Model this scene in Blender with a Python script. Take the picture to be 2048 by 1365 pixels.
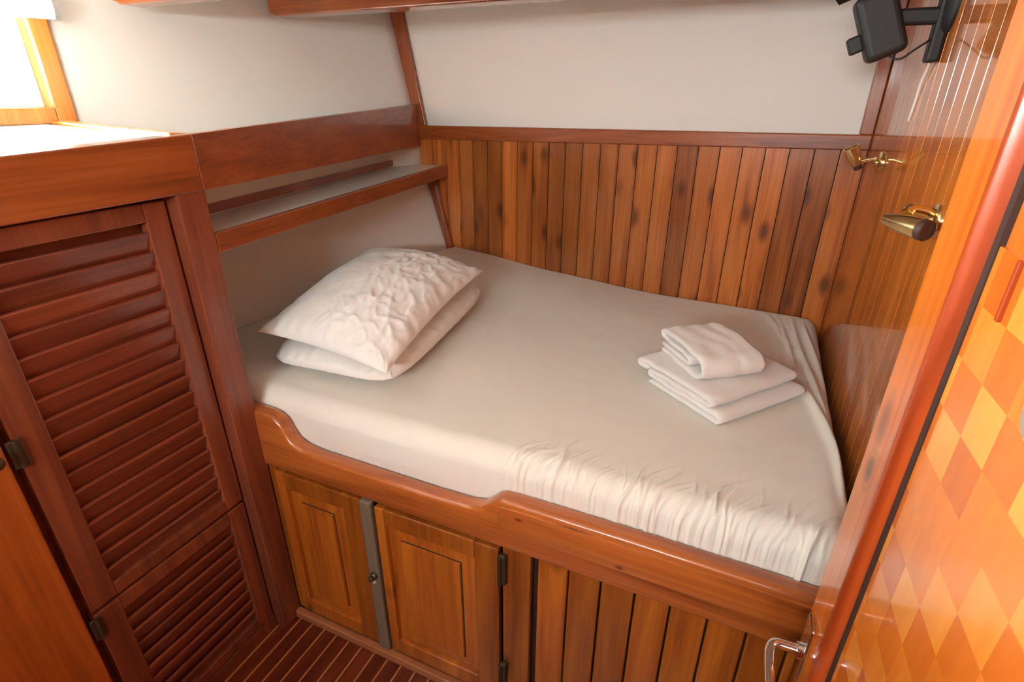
import bpy, bmesh, math, random
from mathutils import Vector, Matrix, noise
for o in list(bpy.data.objects): bpy.data.objects.remove(o)
random.seed(7)
SC = bpy.context.scene
COL = SC.collection

# ------------------------------------------------------------------ camera
cam_d = bpy.data.cameras.new('camera'); cam = bpy.data.objects.new('camera', cam_d); COL.objects.link(cam)
cam_d.sensor_width = 36.0; cam_d.lens = 36.0 * 1074.56 / 2048.0
cam_d.clip_start = 0.02
R = [[0.91358305, 0.4066391, 0.00326454], [0.17270044, -0.38070761, -0.90842516], [-0.36815836, 0.83048561, -0.41803477]]
right = Vector(R[0]); up = -Vector(R[1]); back = -Vector(R[2])
cam.matrix_world = Matrix(((right.x, up.x, back.x, 0), (right.y, up.y, back.y, 0), (right.z, up.z, back.z, 1.6), (0, 0, 0, 1)))
SC.camera = cam

# ------------------------------------------------------------------ world, sun, exposure
w = bpy.data.worlds.new('sky'); SC.world = w; w.use_nodes = True
bg = w.node_tree.nodes['Background']
bg.inputs[0].default_value = (0.87, 1.0, 1.01, 1); bg.inputs[1].default_value = 36.0

def portal(name, center, direction, sx, sy):
    d = bpy.data.lights.new(name, 'AREA'); d.shape = 'RECTANGLE'; d.size = sx; d.size_y = sy
    d.cycles.is_portal = True
    o = bpy.data.objects.new(name, d); COL.objects.link(o); o.location = center
    o.rotation_euler = Vector(direction).to_track_quat('-Z', 'Y').to_euler()
    return o
portal('window_portal', (-2.34, 0.60, 1.72), (0.93, -0.36, 0), 1.1, 0.4)
portal('added_window_portal', (-2.62, -0.55, 1.72), (0.93, -0.36, 0), 1.1, 0.4)  # sky portal for the unseen side window added to raise the daylight
portal('added_transom_portal', (-0.40, -1.42, 1.79), (0, 1, 0), 0.95, 0.22)  # sky portal for the transom added behind the camera

sd = bpy.data.lights.new('sun', 'SUN'); sd.energy = 14; sd.angle = math.radians(3); sd.color = (1, 0.93, 0.82)
sun = bpy.data.objects.new('sun', sd); COL.objects.link(sun)
sun.rotation_euler = Vector((0.74, -0.30, -0.60)).to_track_quat('-Z', 'Y').to_euler()

vs = SC.view_settings
vs.view_transform = 'Standard'; vs.look = 'None'; vs.gamma = 1; vs.use_curve_mapping = False
vs.exposure = 1.43

# ------------------------------------------------------------------ helpers
def lin(r, g, b):
    f = lambda c: (c/255/12.92) if c/255 <= 0.04045 else ((c/255+0.055)/1.055)**2.4
    return (f(r), f(g), f(b), 1)

class MB:
    def __init__(s): s.bm = bmesh.new()
    def box(s, x0, x1, y0, y1, z0, z1, bev=0.0, seg=2, M=None):
        vs_ = [s.bm.verts.new(p) for p in ((x0,y0,z0),(x1,y0,z0),(x1,y1,z0),(x0,y1,z0),(x0,y0,z1),(x1,y0,z1),(x1,y1,z1),(x0,y1,z1))]
        fs = [s.bm.faces.new([vs_[i] for i in q]) for q in ((0,3,2,1),(4,5,6,7),(0,1,5,4),(1,2,6,5),(2,3,7,6),(3,0,4,7))]
        if M is not None:
            for v in vs_: v.co = M @ v.co
        if bev > 0:
            es = {e for f in fs for e in f.edges}
            bmesh.ops.bevel(s.bm, geom=list(es), offset=bev, segments=seg, profile=0.5, affect='EDGES')
        return s
    def hexa(s, P, bev=0.0, seg=2):
        """P: 8 points, bottom ring 4 then top ring 4"""
        vs_ = [s.bm.verts.new(p) for p in P]
        fs = [s.bm.faces.new([vs_[i] for i in q]) for q in ((0,3,2,1),(4,5,6,7),(0,1,5,4),(1,2,6,5),(2,3,7,6),(3,0,4,7))]
        if bev > 0:
            es = {e for f in fs for e in f.edges}
            bmesh.ops.bevel(s.bm, geom=list(es), offset=bev, segments=seg, profile=0.5, affect='EDGES')
        bmesh.ops.recalc_face_normals(s.bm, faces=[f for f in s.bm.faces])
        return s
    def prism_y(s, prof, y0, y1, bev=0.0, seg=2):
        a = [s.bm.verts.new((x, y0, z)) for x, z in prof]; b = [s.bm.verts.new((x, y1, z)) for x, z in prof]
        n = len(prof); fs = [s.bm.faces.new(a), s.bm.faces.new(b[::-1])]
        for i in range(n): fs.append(s.bm.faces.new((a[i], b[i], b[(i+1) % n], a[(i+1) % n])))
        bmesh.ops.recalc_face_normals(s.bm, faces=fs)
        if bev > 0:
            es = {e for e in fs[0].edges} | {e for e in fs[1].edges}
            bmesh.ops.bevel(s.bm, geom=list(es), offset=bev, segments=seg, profile=0.5, affect='EDGES')
        return s
    def tube(s, pts, r, n=14, caps=True):
        pts = [Vector(p) for p in pts]; rs = r if isinstance(r, (list, tuple)) else [r]*len(pts)
        rings = []; prev = None
        for i, p in enumerate(pts):
            t = (pts[min(i+1, len(pts)-1)] - pts[max(i-1, 0)]).normalized()
            if prev is None:
                u = t.orthogonal().normalized()
            else:
                u = (prev - t*prev.dot(t)).normalized()
            prev = u; v = t.cross(u)
            rings.append([s.bm.verts.new(p + (u*math.cos(2*math.pi*k/n) + v*math.sin(2*math.pi*k/n))*rs[i]) for k in range(n)])
        for a, b in zip(rings, rings[1:]):
            for k in range(n): s.bm.faces.new((a[k], a[(k+1) % n], b[(k+1) % n], b[k]))
        if caps:
            s.bm.faces.new(rings[0][::-1]); s.bm.faces.new(rings[-1])
        return s
    def lathe(s, origin, axis, prof, n=28):
        """prof: (distance along axis, radius)"""
        ax = Vector(axis).normalized(); o = Vector(origin)
        return s.tube_prof(o, ax, prof, n)
    def tube_prof(s, o, ax, prof, n):
        u = ax.orthogonal().normalized(); v = ax.cross(u); rings = []
        for d, r in prof:
            r = max(r, 1e-5)
            rings.append([s.bm.verts.new(o + ax*d + (u*math.cos(2*math.pi*k/n) + v*math.sin(2*math.pi*k/n))*r) for k in range(n)])
        for a, b in zip(rings, rings[1:]):
            for k in range(n): s.bm.faces.new((a[k], a[(k+1) % n], b[(k+1) % n], b[k]))
        s.bm.faces.new(rings[0][::-1]); s.bm.faces.new(rings[-1])
        return s

def bezier(pts, n=10):
    """Catmull-Rom through the points"""
    P = [Vector(p) for p in pts]; P = [P[0]*2-P[1]] + P + [P[-1]*2-P[-2]]; out = []
    for i in range(1, len(P)-2):
        for k in range(n):
            t = k/n; a, b, c, d = P[i-1], P[i], P[i+1], P[i+2]
            out.append(0.5*((2*b) + (c-a)*t + (2*a-5*b+4*c-d)*t*t + (3*b-a-3*c+d)*t**3))
    out.append(P[-2]); return out

def wloc(o):
    v = Vector((0, 0, 0))
    while o is not None: v += o.location; o = o.parent
    return v

def obj(name, mb, mat, parent=None, smooth=False, origin=None, **props):
    bm = mb.bm if isinstance(mb, MB) else mb
    off = wloc(parent)
    if parent is None and origin is not None: off = Vector(origin)
    bmesh.ops.translate(bm, verts=bm.verts, vec=-off)
    me = bpy.data.meshes.new(name); bm.to_mesh(me); bm.free()
    if smooth:
        for p in me.polygons: p.use_smooth = True
        if smooth != 'all':
            try: me.set_sharp_from_angle(angle=math.radians(40))
            except Exception: pass
    o = bpy.data.objects.new(name, me); COL.objects.link(o)
    me.materials.append(mat)
    if parent is not None: o.parent = parent
    elif origin is not None: o.location = origin
    for k, v in props.items(): o[k] = v
    return o

def thing(name, label, cat, loc, group=None):
    o = bpy.data.objects.new(name, None); COL.objects.link(o); o.location = loc
    o.empty_display_size = 0.05
    o['label'] = label; o['category'] = cat
    if group: o['group'] = group
    return o
def struct_empty(name, loc):
    o = bpy.data.objects.new(name, None); COL.objects.link(o); o.location = loc; o['kind'] = 'structure'; return o

# ------------------------------------------------------------------ materials
def new_mat(name):
    m = bpy.data.materials.new(name); m.use_nodes = True
    nt = m.node_tree; return m, nt, nt.nodes, nt.links, nt.nodes['Principled BSDF']

def wood(name, dark, mid, light, axis='z', rough=0.3, coat=0.5, knots=0.5, cross=14.0, along=1.2, var=0.35, bump=0.05, coat_rough=0.08):
    m, nt, N, L, P = new_mat(name)
    tc = N.new('ShaderNodeTexCoord'); geo = N.new('ShaderNodeNewGeometry')
    add = N.new('ShaderNodeVectorMath'); add.operation = 'ADD'
    sc = N.new('ShaderNodeVectorMath'); sc.operation = 'SCALE'; sc.inputs[3].default_value = 13.7
    comb = N.new('ShaderNodeCombineXYZ')
    for i in range(3): L.new(geo.outputs['Random Per Island'], comb.inputs[i])
    L.new(comb.outputs[0], sc.inputs[0]); L.new(tc.outputs['Object'], add.inputs[0]); L.new(sc.outputs[0], add.inputs[1])
    def mapped(c, a):
        mp = N.new('ShaderNodeMapping'); s = [c, c, c]; s['xyz'.index(axis)] = a
        mp.inputs['Scale'].default_value = s; L.new(add.outputs[0], mp.inputs[0]); return mp
    m1 = mapped(cross, along); n1 = N.new('ShaderNodeTexNoise'); n1.inputs['Scale'].default_value = 1; n1.inputs['Detail'].default_value = 5
    n1.inputs['Distortion'].default_value = 1.2; L.new(m1.outputs[0], n1.inputs['Vector'])
    m2 = mapped(cross*9, along*2.2); n2 = N.new('ShaderNodeTexNoise'); n2.inputs['Scale'].default_value = 1; n2.inputs['Detail'].default_value = 3
    L.new(m2.outputs[0], n2.inputs['Vector'])
    mx = N.new('ShaderNodeMix'); mx.data_type = 'FLOAT'; mx.inputs[0].default_value = 0.33
    L.new(n1.outputs[0], mx.inputs[2]); L.new(n2.outputs[0], mx.inputs[3])
    cr = N.new('ShaderNodeValToRGB'); cr.color_ramp.elements[0].position = 0.30; cr.color_ramp.elements[0].color = dark
    cr.color_ramp.elements[1].position = 0.68; cr.color_ramp.elements[1].color = light
    e = cr.color_ramp.elements.new(0.48); e.color = mid
    L.new(mx.outputs[0], cr.inputs[0])
    # plank to plank difference in the timber itself
    mr = N.new('ShaderNodeMapRange'); mr.inputs['To Min'].default_value = 1-var; mr.inputs['To Max'].default_value = 1+var*0.6
    L.new(geo.outputs['Random Per Island'], mr.inputs['Value'])
    vm = N.new('ShaderNodeVectorMath'); vm.operation = 'SCALE'
    L.new(cr.outputs[0], vm.inputs[0]); L.new(mr.outputs[0], vm.inputs[3])
    last = vm.outputs[0]
    if knots > 0:
        m3 = mapped(12.0, 5.5); v = N.new('ShaderNodeTexVoronoi'); v.inputs['Scale'].default_value = 1; L.new(m3.outputs[0], v.inputs['Vector'])
        r = N.new('ShaderNodeMapRange'); r.inputs['From Min'].default_value = 0.10; r.inputs['From Max'].default_value = 0.30
        r.inputs['To Min'].default_value = 1; r.inputs['To Max'].default_value = 0; L.new(v.outputs['Distance'], r.inputs['Value'])
        sp = N.new('ShaderNodeSeparateColor'); L.new(v.outputs['Color'], sp.inputs[0])
        gt = N.new('ShaderNodeMath'); gt.operation = 'LESS_THAN'; gt.inputs[1].default_value = knots; L.new(sp.outputs[0], gt.inputs[0])
        mu = N.new('ShaderNodeMath'); mu.operation = 'MULTIPLY'; L.new(r.outputs[0], mu.inputs[0]); L.new(gt.outputs[0], mu.inputs[1])
        mu2 = N.new('ShaderNodeMath'); mu2.operation = 'MULTIPLY'; mu2.inputs[1].default_value = 0.75; L.new(mu.outputs[0], mu2.inputs[0])
        mk = N.new('ShaderNodeMix'); mk.data_type = 'RGBA'; mk.inputs[7].default_value = tuple(c*0.35 for c in dark[:3]) + (1,)
        L.new(mu2.outputs[0], mk.inputs[0]); L.new(last, mk.inputs[6]); last = mk.outputs[2]
    L.new(last, P.inputs['Base Color'])
    P.inputs['Roughness'].default_value = rough
    P.inputs['Coat Weight'].default_value = coat; P.inputs['Coat Roughness'].default_value = coat_rough
    bp = N.new('ShaderNodeBump'); bp.inputs['Strength'].default_value = bump; bp.inputs['Distance'].default_value = 0.002
    L.new(n2.outputs[0], bp.inputs['Height']); L.new(bp.outputs[0], P.inputs['Normal'])
    return m

def plain(name, col, rough=0.6, metal=0.0, bump=0.0, bscale=60, coat=0.0, var=0.0, vscale=3.0, sheen=0.0):
    m, nt, N, L, P = new_mat(name)
    P.inputs['Base Color'].default_value = col; P.inputs['Roughness'].default_value = rough; P.inputs['Metallic'].default_value = metal
    P.inputs['Coat Weight'].default_value = coat; P.inputs['Sheen Weight'].default_value = sheen
    tc = N.new('ShaderNodeTexCoord')
    n = N.new('ShaderNodeTexNoise'); n.inputs['Scale'].default_value = vscale; n.inputs['Detail'].default_value = 4; L.new(tc.outputs['Object'], n.inputs[0])
    mx = N.new('ShaderNodeMix'); mx.data_type = 'RGBA'; mx.inputs[6].default_value = col
    mx.inputs[7].default_value = tuple(c*(1-var) for c in col[:3]) + (1,)
    L.new(n.outputs[0], mx.inputs[0]); L.new(mx.outputs[2], P.inputs['Base Color'])
    if bump:
        n2 = N.new('ShaderNodeTexNoise'); n2.inputs['Scale'].default_value = bscale; n2.inputs['Detail'].default_value = 4; L.new(tc.outputs['Object'], n2.inputs[0])
        b = N.new('ShaderNodeBump'); b.inputs['Strength'].default_value = bump; b.inputs['Distance'].default_value = 0.003
        L.new(n2.outputs[0], b.inputs['Height']); L.new(b.outputs[0], P.inputs['Normal'])
    return m

PINE = (lin(124,58,22), lin(178,98,40), lin(202,124,58))
TEAK = (lin(104,46,20), lin(146,72,32), lin(168,92,44))
W_wain = wood('varnished_pine_planks', *PINE, axis='z', knots=0.8, var=0.42, rough=0.28, coat=0.45)
W_right = wood('varnished_pine_wall', lin(158,72,14), lin(194,102,24), lin(214,128,38), axis='z', knots=0.06, var=0.28, rough=0.2, coat=0.8, coat_rough=0.04)
W_trim_x = wood('varnished_trim_horizontal', *TEAK, axis='x', knots=0.12, var=0.1)
W_trim_z = wood('varnished_trim_upright', *TEAK, axis='z', knots=0.1, var=0.1)
W_trim_y = wood('varnished_trim_lengthwise', *TEAK, axis='y', knots=0.1, var=0.1)
W_berth_x = wood('berth_rail_pine', lin(120,54,22), lin(168,88,36), lin(190,108,48), axis='x', knots=0.25, var=0.12, coat=0.8)
W_berth_z = wood('berth_front_pine', lin(120,54,14), lin(164,86,24), lin(190,112,36), axis='z', knots=0.3, var=0.3, coat=0.4)
W_louv = wood('mahogany_louvres', lin(84,34,20), lin(118,54,34), lin(140,70,44), axis='y', knots=0.0, var=0.12, coat=0.3)
W_louv_z = wood('mahogany_posts', lin(90,40,26), lin(124,62,40), lin(146,78,50), axis='z', knots=0.0, var=0.1, coat=0.3)
W_side = wood('side_panel_pine', lin(120,54,18), lin(160,80,28), lin(180,98,38), axis='z', knots=0.0, var=0.1, coat=0.3)
W_door = wood('door_stile_pine', lin(184,82,22), lin(208,104,28), lin(222,126,42), axis='z', knots=0.10, var=0.1, coat=0.7, coat_rough=0.05)
W_mould = wood('door_moulding_mahogany', lin(128,46,16), lin(160,62,22), lin(184,82,34), axis='z', knots=0.0, var=0.1, coat=0.35)
W_win = wood('window_frame_pine', lin(176,90,30), lin(206,122,48), lin(224,148,70), axis='z', knots=0.08, var=0.1)
M_white = plain('white_wall_paint', (0.82, 0.80, 0.75, 1), 0.5, bump=0.03, bscale=25, var=0.04)
M_gloss_white = plain('white_gloss_paint', (0.82, 0.80, 0.76, 1), 0.3, var=0.03)
M_sheet = plain('cotton_sheet', (0.82, 0.775, 0.70, 1), 0.8, bump=0.03, bscale=350, var=0.03, sheen=0.1)
M_pillow = plain('pillow_cotton', (0.90, 0.87, 0.83, 1), 0.75, bump=0.05, bscale=200, sheen=0.15)
M_towel = plain('terry_towel', (0.90, 0.84, 0.80, 1), 0.95, bump=0.6, bscale=420, sheen=0.4)
M_brass = plain('polished_brass', (0.83, 0.64, 0.30, 1), 0.2, 1.0, var=0.1)
M_chrome = plain('chrome', (0.78, 0.78, 0.80, 1), 0.08, 1.0)
M_black = plain('black_plastic', (0.012, 0.009, 0.008, 1), 0.55, var=0.2)
M_socket = plain('dark_brown_socket', (0.06, 0.02, 0.012, 1), 0.6)
M_greytape = plain('weathered_grey_batten', lin(122,104,86), 0.55, var=0.15, vscale=12)
M_bronze = plain('dark_bronze_hinge', (0.10, 0.07, 0.04, 1), 0.45, 0.7)
M_cable = plain('white_cable_plastic', (0.85, 0.82, 0.76, 1), 0.4)
M_gap = plain('dark_gap_timber_and_shade', (0.035, 0.012, 0.006, 1), 0.7)  # dark backing timber, also the shade drawn into the door grooves
M_grey = plain('grey_satin_metal', (0.42, 0.42, 0.41, 1), 0.35, 0.6)
M_baset = wood('floor_edge_trim', lin(140,84,50), lin(166,104,66), lin(184,124,84), axis='x', knots=0, var=0.1)
M_quay = plain('pale_quay_concrete', (0.55, 0.52, 0.48, 1), 0.9, var=0.1)

def floor_mat():
    m = wood('teak_and_holly_floor', lin(62,20,8), lin(96,34,14), lin(122,50,22), axis='y', knots=0, var=0.1, coat=0.5)
    nt = m.node_tree; N = nt.nodes; L = nt.links; P = N['Principled BSDF']
    src = P.inputs['Base Color'].links[0].from_socket
    tc = N.new('ShaderNodeTexCoord'); sx = N.new('ShaderNodeSeparateXYZ'); L.new(tc.outputs['Object'], sx.inputs[0])
    d = N.new('ShaderNodeMath'); d.operation = 'DIVIDE'; d.inputs[1].default_value = 0.05; L.new(sx.outputs[0], d.inputs[0])
    fr = N.new('ShaderNodeMath'); fr.operation = 'FRACT'; L.new(d.outputs[0], fr.inputs[0])
    lt = N.new('ShaderNodeMath'); lt.operation = 'LESS_THAN'; lt.inputs[1].default_value = 0.10; L.new(fr.outputs[0], lt.inputs[0])
    mx = N.new('ShaderNodeMix'); mx.data_type = 'RGBA'; mx.inputs[7].default_value = lin(186,128,74)
    L.new(lt.outputs[0], mx.inputs[0]); L.new(src, mx.inputs[6]); L.new(mx.outputs[2], P.inputs['Base Color'])
    return m
def checker_mat():
    """marquetry of square veneers, each square its own shade and grain"""
    m, nt, N, L, P = new_mat('chequered_veneer')
    tc = N.new('ShaderNodeTexCoord'); mp = N.new('ShaderNodeMapping'); mp.inputs['Location'].default_value = (0, 0.0, 0.0)
    L.new(tc.outputs['Object'], mp.inputs[0])
    s = 1/0.0545
    fl = N.new('ShaderNodeVectorMath'); fl.operation = 'SCALE'; fl.inputs[3].default_value = s
    sub = N.new('ShaderNodeVectorMath'); sub.operation = 'SUBTRACT'; sub.inputs[1].default_value = (0, CH_Y, CH_Z)
    L.new(mp.outputs[0], sub.inputs[0]); L.new(sub.outputs[0], fl.inputs[0])
    flo = N.new('ShaderNodeVectorMath'); flo.operation = 'FLOOR'; L.new(fl.outputs[0], flo.inputs[0])
    sxyz = N.new('ShaderNodeSeparateXYZ'); L.new(flo.outputs[0], sxyz.inputs[0])
    sm = N.new('ShaderNodeMath'); sm.operation = 'ADD'; L.new(sxyz.outputs[1], sm.inputs[0]); L.new(sxyz.outputs[2], sm.inputs[1])
    md = N.new('ShaderNodeMath'); md.operation = 'FLOORED_MODULO'; md.inputs[1].default_value = 2; L.new(sm.outputs[0], md.inputs[0])
    cb = N.new('ShaderNodeCombineXYZ'); L.new(sxyz.outputs[1], cb.inputs[1]); L.new(sxyz.outputs[2], cb.inputs[2])
    wn = N.new('ShaderNodeTexWhiteNoise'); wn.noise_dimensions = '3D'; L.new(cb.outputs[0], wn.inputs[0])
    m2 = N.new('ShaderNodeMapping'); m2.inputs['Scale'].default_value = (60, 60, 5); L.new(tc.outputs['Object'], m2.inputs[0])
    ad = N.new('ShaderNodeVectorMath'); ad.operation = 'ADD'; L.new(m2.outputs[0], ad.inputs[0])
    s2 = N.new('ShaderNodeVectorMath'); s2.operation = 'SCALE'; s2.inputs[3].default_value = 9; L.new(wn.outputs['Color'], s2.inputs[0]); L.new(s2.outputs[0], ad.inputs[1])
    n = N.new('ShaderNodeTexNoise'); n.inputs['Scale'].default_value = 1; n.inputs['Detail'].default_value = 4; L.new(ad.outputs[0], n.inputs[0])
    a = N.new('ShaderNodeMath'); a.operation = 'MULTIPLY'; a.inputs[1].default_value = 0.34; L.new(md.outputs[0], a.inputs[0])
    b = N.new('ShaderNodeMath'); b.operation = 'MULTIPLY_ADD'; b.inputs[1].default_value = 0.42; L.new(wn.outputs[0], b.inputs[0]); L.new(a.outputs[0], b.inputs[2])
    c = N.new('ShaderNodeMath'); c.operation = 'MULTIPLY_ADD'; c.inputs[1].default_value = 0.34; L.new(n.outputs[0], c.inputs[0]); L.new(b.outputs[0], c.inputs[2])
    cr = N.new('ShaderNodeValToRGB'); cr.color_ramp.elements[0].position = 0.1; cr.color_ramp.elements[0].color = lin(190,88,26)
    cr.color_ramp.elements[1].position = 1.0; cr.color_ramp.elements[1].color = lin(236,154,62)
    e = cr.color_ramp.elements.new(0.6); e.color = lin(220,120,34)
    L.new(c.outputs[0], cr.inputs[0]); L.new(cr.outputs[0], P.inputs['Base Color'])
    P.inputs['Roughness'].default_value = 0.25; P.inputs['Coat Weight'].default_value = 0.6; P.inputs['Coat Roughness'].default_value = 0.06
    return m
CH_Y = 0.0; CH_Z = 0.0     # set for the door's own origin below

def glass_mat():
    m, nt, N, L, P = new_mat('window_glass'); N.remove(P)
    out = N['Material Output']; t = N.new('ShaderNodeBsdfTransparent'); g = N.new('ShaderNodeBsdfGlossy'); g.inputs['Roughness'].default_value = 0.02
    fr = N.new('ShaderNodeFresnel'); fr.inputs[0].default_value = 1.45; mx = N.new('ShaderNodeMixShader')
    L.new(fr.outputs[0], mx.inputs[0]); L.new(t.outputs[0], mx.inputs[1]); L.new(g.outputs[0], mx.inputs[2]); L.new(mx.outputs[0], out.inputs[0]); return m
def add_knots(m, spots, ax):
    """single big knots in the timber: (u, z, half width, half height) in object space, ax = 'x' or 'y' for u"""
    nt = m.node_tree; N = nt.nodes; L = nt.links; P = N['Principled BSDF']
    last = P.inputs['Base Color'].links[0].from_socket; tc = N.new('ShaderNodeTexCoord')
    nz = N.new('ShaderNodeTexNoise'); nz.inputs['Scale'].default_value = 30; L.new(tc.outputs['Object'], nz.inputs[0])
    for u, z, ru, rz in spots:
        su = N.new('ShaderNodeVectorMath'); su.operation = 'SUBTRACT'; su.inputs[1].default_value = (u if ax == 'x' else 0, u if ax == 'y' else 0, z)
        L.new(tc.outputs['Object'], su.inputs[0])
        mu = N.new('ShaderNodeVectorMath'); mu.operation = 'MULTIPLY'; mu.inputs[1].default_value = (1/ru if ax == 'x' else 0, 1/ru if ax == 'y' else 0, 1/rz)
        L.new(su.outputs[0], mu.inputs[0])
        ln = N.new('ShaderNodeVectorMath'); ln.operation = 'LENGTH'; L.new(mu.outputs[0], ln.inputs[0])
        ad = N.new('ShaderNodeMath'); ad.operation = 'MULTIPLY_ADD'; ad.inputs[1].default_value = 0.8; L.new(nz.outputs[0], ad.inputs[0]); L.new(ln.outputs['Value'], ad.inputs[2])
        cr = N.new('ShaderNodeValToRGB'); e = cr.color_ramp.elements; e[0].position = 0.45; e[0].color = (0.9, 0.9, 0.9, 1); e[1].position = 1.0; e[1].color = (0, 0, 0, 1)
        for p_, v_ in ((0.66, 0.55), (0.76, 0.12), (0.86, 0.35)):
            k = e.new(p_); k.color = (v_, v_, v_, 1)
        sc_ = N.new('ShaderNodeMath'); sc_.operation = 'MULTIPLY'; sc_.inputs[1].default_value = 0.62; L.new(ad.outputs[0], sc_.inputs[0]); L.new(sc_.outputs[0], cr.inputs[0])
        mx = N.new('ShaderNodeMix'); mx.data_type = 'RGBA'; mx.inputs[7].default_value = lin(92, 36, 14)
        L.new(cr.outputs[0], mx.inputs[0]); L.new(last, mx.inputs[6]); last = mx.outputs[2]
    L.new(last, P.inputs['Base Color'])
add_knots(W_door, [(0.052, 1.152, 0.020, 0.032)], 'y')
add_knots(W_berth_x, [(0.085, 0.722, 0.012, 0.006), (0.32, 0.68, 0.010, 0.006)], 'x')
M_floor = floor_mat(); M_glass = glass_mat()

# ------------------------------------------------------------------ layout
XR = 0.31                                             # right bulkhead
def yb(x): return 2.17 + (0.30 - x)*0.085             # slightly skewed aft bulkhead
def xw(y): return -2.0 + (y - 1.08)*0.387             # flared cabin side
def xw2(y, z):
    t = max(0, min(1, (y-1.08)/1.25)); return xw(y) - 0.24*max(0, z-1.46)*t
CEIL = 1.97

# floor and ceiling
obj('floor', MB().box(-2.4, 0.36, -1.3, 2.5, -0.04, 0.0), M_floor, kind='structure')
obj('ceiling', MB().box(-2.6, 0.40, -1.34, 2.6, CEIL, CEIL+0.05), M_white, kind='structure')

# right bulkhead of narrow varnished boards
rb = MB(); y = -1.3; k = 0
while y < 2.20:
    wd = 0.068
    rb.box(XR, XR+0.03, y+0.0003, y+wd-0.0003, 0.0, CEIL, 0.0012, 1); y += wd
obj('wall_right', rb, W_right, kind='structure')
# aft bulkhead: painted upper panel and lower wainscot
wb = MB().hexa([(-1.9, yb(-1.9)+0.012, 1.44), (XR, yb(XR)+0.012, 1.44), (XR, yb(XR)+0.05, 1.44), (-1.9, yb(-1.9)+0.05, 1.44),
                (-1.9, yb(-1.9)+0.012, CEIL), (XR, yb(XR)+0.012, CEIL), (XR, yb(XR)+0.05, CEIL), (-1.9, yb(-1.9)+0.05, CEIL)])
wall_back = obj('wall_back', wb, M_white, kind='structure')
wn = MB(); x = XR
while x > -1.85:
    w_ = 0.0765; x0 = x - w_
    g = 0.0016
    pts = [(x0+g, yb(x0), 0.0), (x-g, yb(x), 0.0), (x-g, yb(x)+0.02, 0.0), (x0+g, yb(x0)+0.02, 0.0)]
    wn.hexa(pts + [(a, b, 1.446) for a, b, c in pts]); x = x0
bmesh.ops.bevel(wn.bm, geom=[e for e in wn.bm.edges if abs(e.verts[0].co.z-e.verts[1].co.z) > 0.5 and e.verts[0].co.y < yb(e.verts[0].co.x)+0.01], offset=0.004, segments=2, affect='EDGES')
obj('wainscot', wn, W_wain, wall_back)
bk = MB().hexa([(-1.9, yb(-1.9)+0.021, 0), (XR, yb(XR)+0.021, 0), (XR, yb(XR)+0.04, 0), (-1.9, yb(-1.9)+0.04, 0),
                (-1.9, yb(-1.9)+0.021, 1.44), (XR, yb(XR)+0.021, 1.44), (XR, yb(XR)+0.04, 1.44), (-1.9, yb(-1.9)+0.04, 1.44)])
obj('wainscot_backing', bk, M_gap, wall_back)
# cap rail on the wainscot
def bar_back(x0, z0a, z0b, x1, z1a, z1b, th, bev=0.004):
    m = MB(); m.hexa([(x0, yb(x0)-th, z0a), (x1, yb(x1)-th, z1a), (x1, yb(x1)+0.011, z1a), (x0, yb(x0)+0.011, z0a),
                      (x0, yb(x0)-th, z0b), (x1, yb(x1)-th, z1b), (x1, yb(x1)+0.011, z1b), (x0, yb(x0)+0.011, z0b)], bev); return m
obj('trim_1', bar_back(-1.56, 1.402, 1.464, XR, 1.436, 1.484, 0.016), W_trim_x, kind='structure')
# upright trims either side of the painted panel
m = MB(); m.hexa([(-1.535, yb(-1.53)-0.014, 1.44), (-1.470, yb(-1.48)-0.014, 1.464), (-1.470, yb(-1.48)+0.011, 1.464), (-1.535, yb(-1.53)+0.011, 1.44),
                  (-1.635, yb(-1.63)-0.014, CEIL), (-1.572, yb(-1.58)-0.014, CEIL), (-1.572, yb(-1.58)+0.011, CEIL), (-1.635, yb(-1.63)+0.011, CEIL)], 0.003)
obj('trim_2', m, W_trim_z, kind='structure')
obj('trim_3', bar_back(0.272, 1.484, CEIL, XR-0.001, 1.484, CEIL, 0.014, 0.003), W_trim_z, kind='structure')

# upper cabin side with the window opening
WY0, WY1, WZ0, WZ1 = 0.12, 1.068, 1.552, 1.86
FY0, FY1 = -1.15, -0.05  # opening for the added fill window
ys = [-1.34, FY0, -0.6, FY1, 0.04, WY0, 0.6, WY1] + [WY1+(2.36-WY1)*k/14 for k in range(1, 15)]
zs = [0, 0.7, 1.34, WZ0, 1.65, 1.75, WZ1, CEIL]
sw = bmesh.new(); gv = [[sw.verts.new((xw2(y_, z_), y_, z_)) for z_ in zs] for y_ in ys]
for a in range(len(ys)-1):
    for b in range(len(zs)-1):
        ym, zm = (ys[a]+ys[a+1])/2, (zs[b]+zs[b+1])/2
        if WZ0 < zm < WZ1 and (WY0 < ym < WY1 or FY0 < ym < FY1): continue
        sw.faces.new((gv[a][b], gv[a+1][b], gv[a+1][b+1], gv[a][b+1]))
bmesh.ops.recalc_face_normals(sw, faces=sw.faces)
if sw.faces[:][0].normal.x < 0: bmesh.ops.reverse_faces(sw, faces=sw.faces)
wl = obj('wall_left', sw, M_white, kind='structure', smooth='all')
md = wl.modifiers.new('thickness', 'SOLIDIFY'); md.thickness = 0.05; md.offset = -1
def along(y0, y1, z0, z1, din, dout, mb, bev=0.003):
    mb.hexa([(xw(y0)-dout, y0, z0), (xw(y0)+din, y0, z0), (xw(y1)+din, y1, z0), (xw(y1)-dout, y1, z0),
             (xw(y0)-dout, y0, z1), (xw(y0)+din, y0, z1), (xw(y1)+din, y1, z1), (xw(y1)-dout, y1, z1)], bev)
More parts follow.
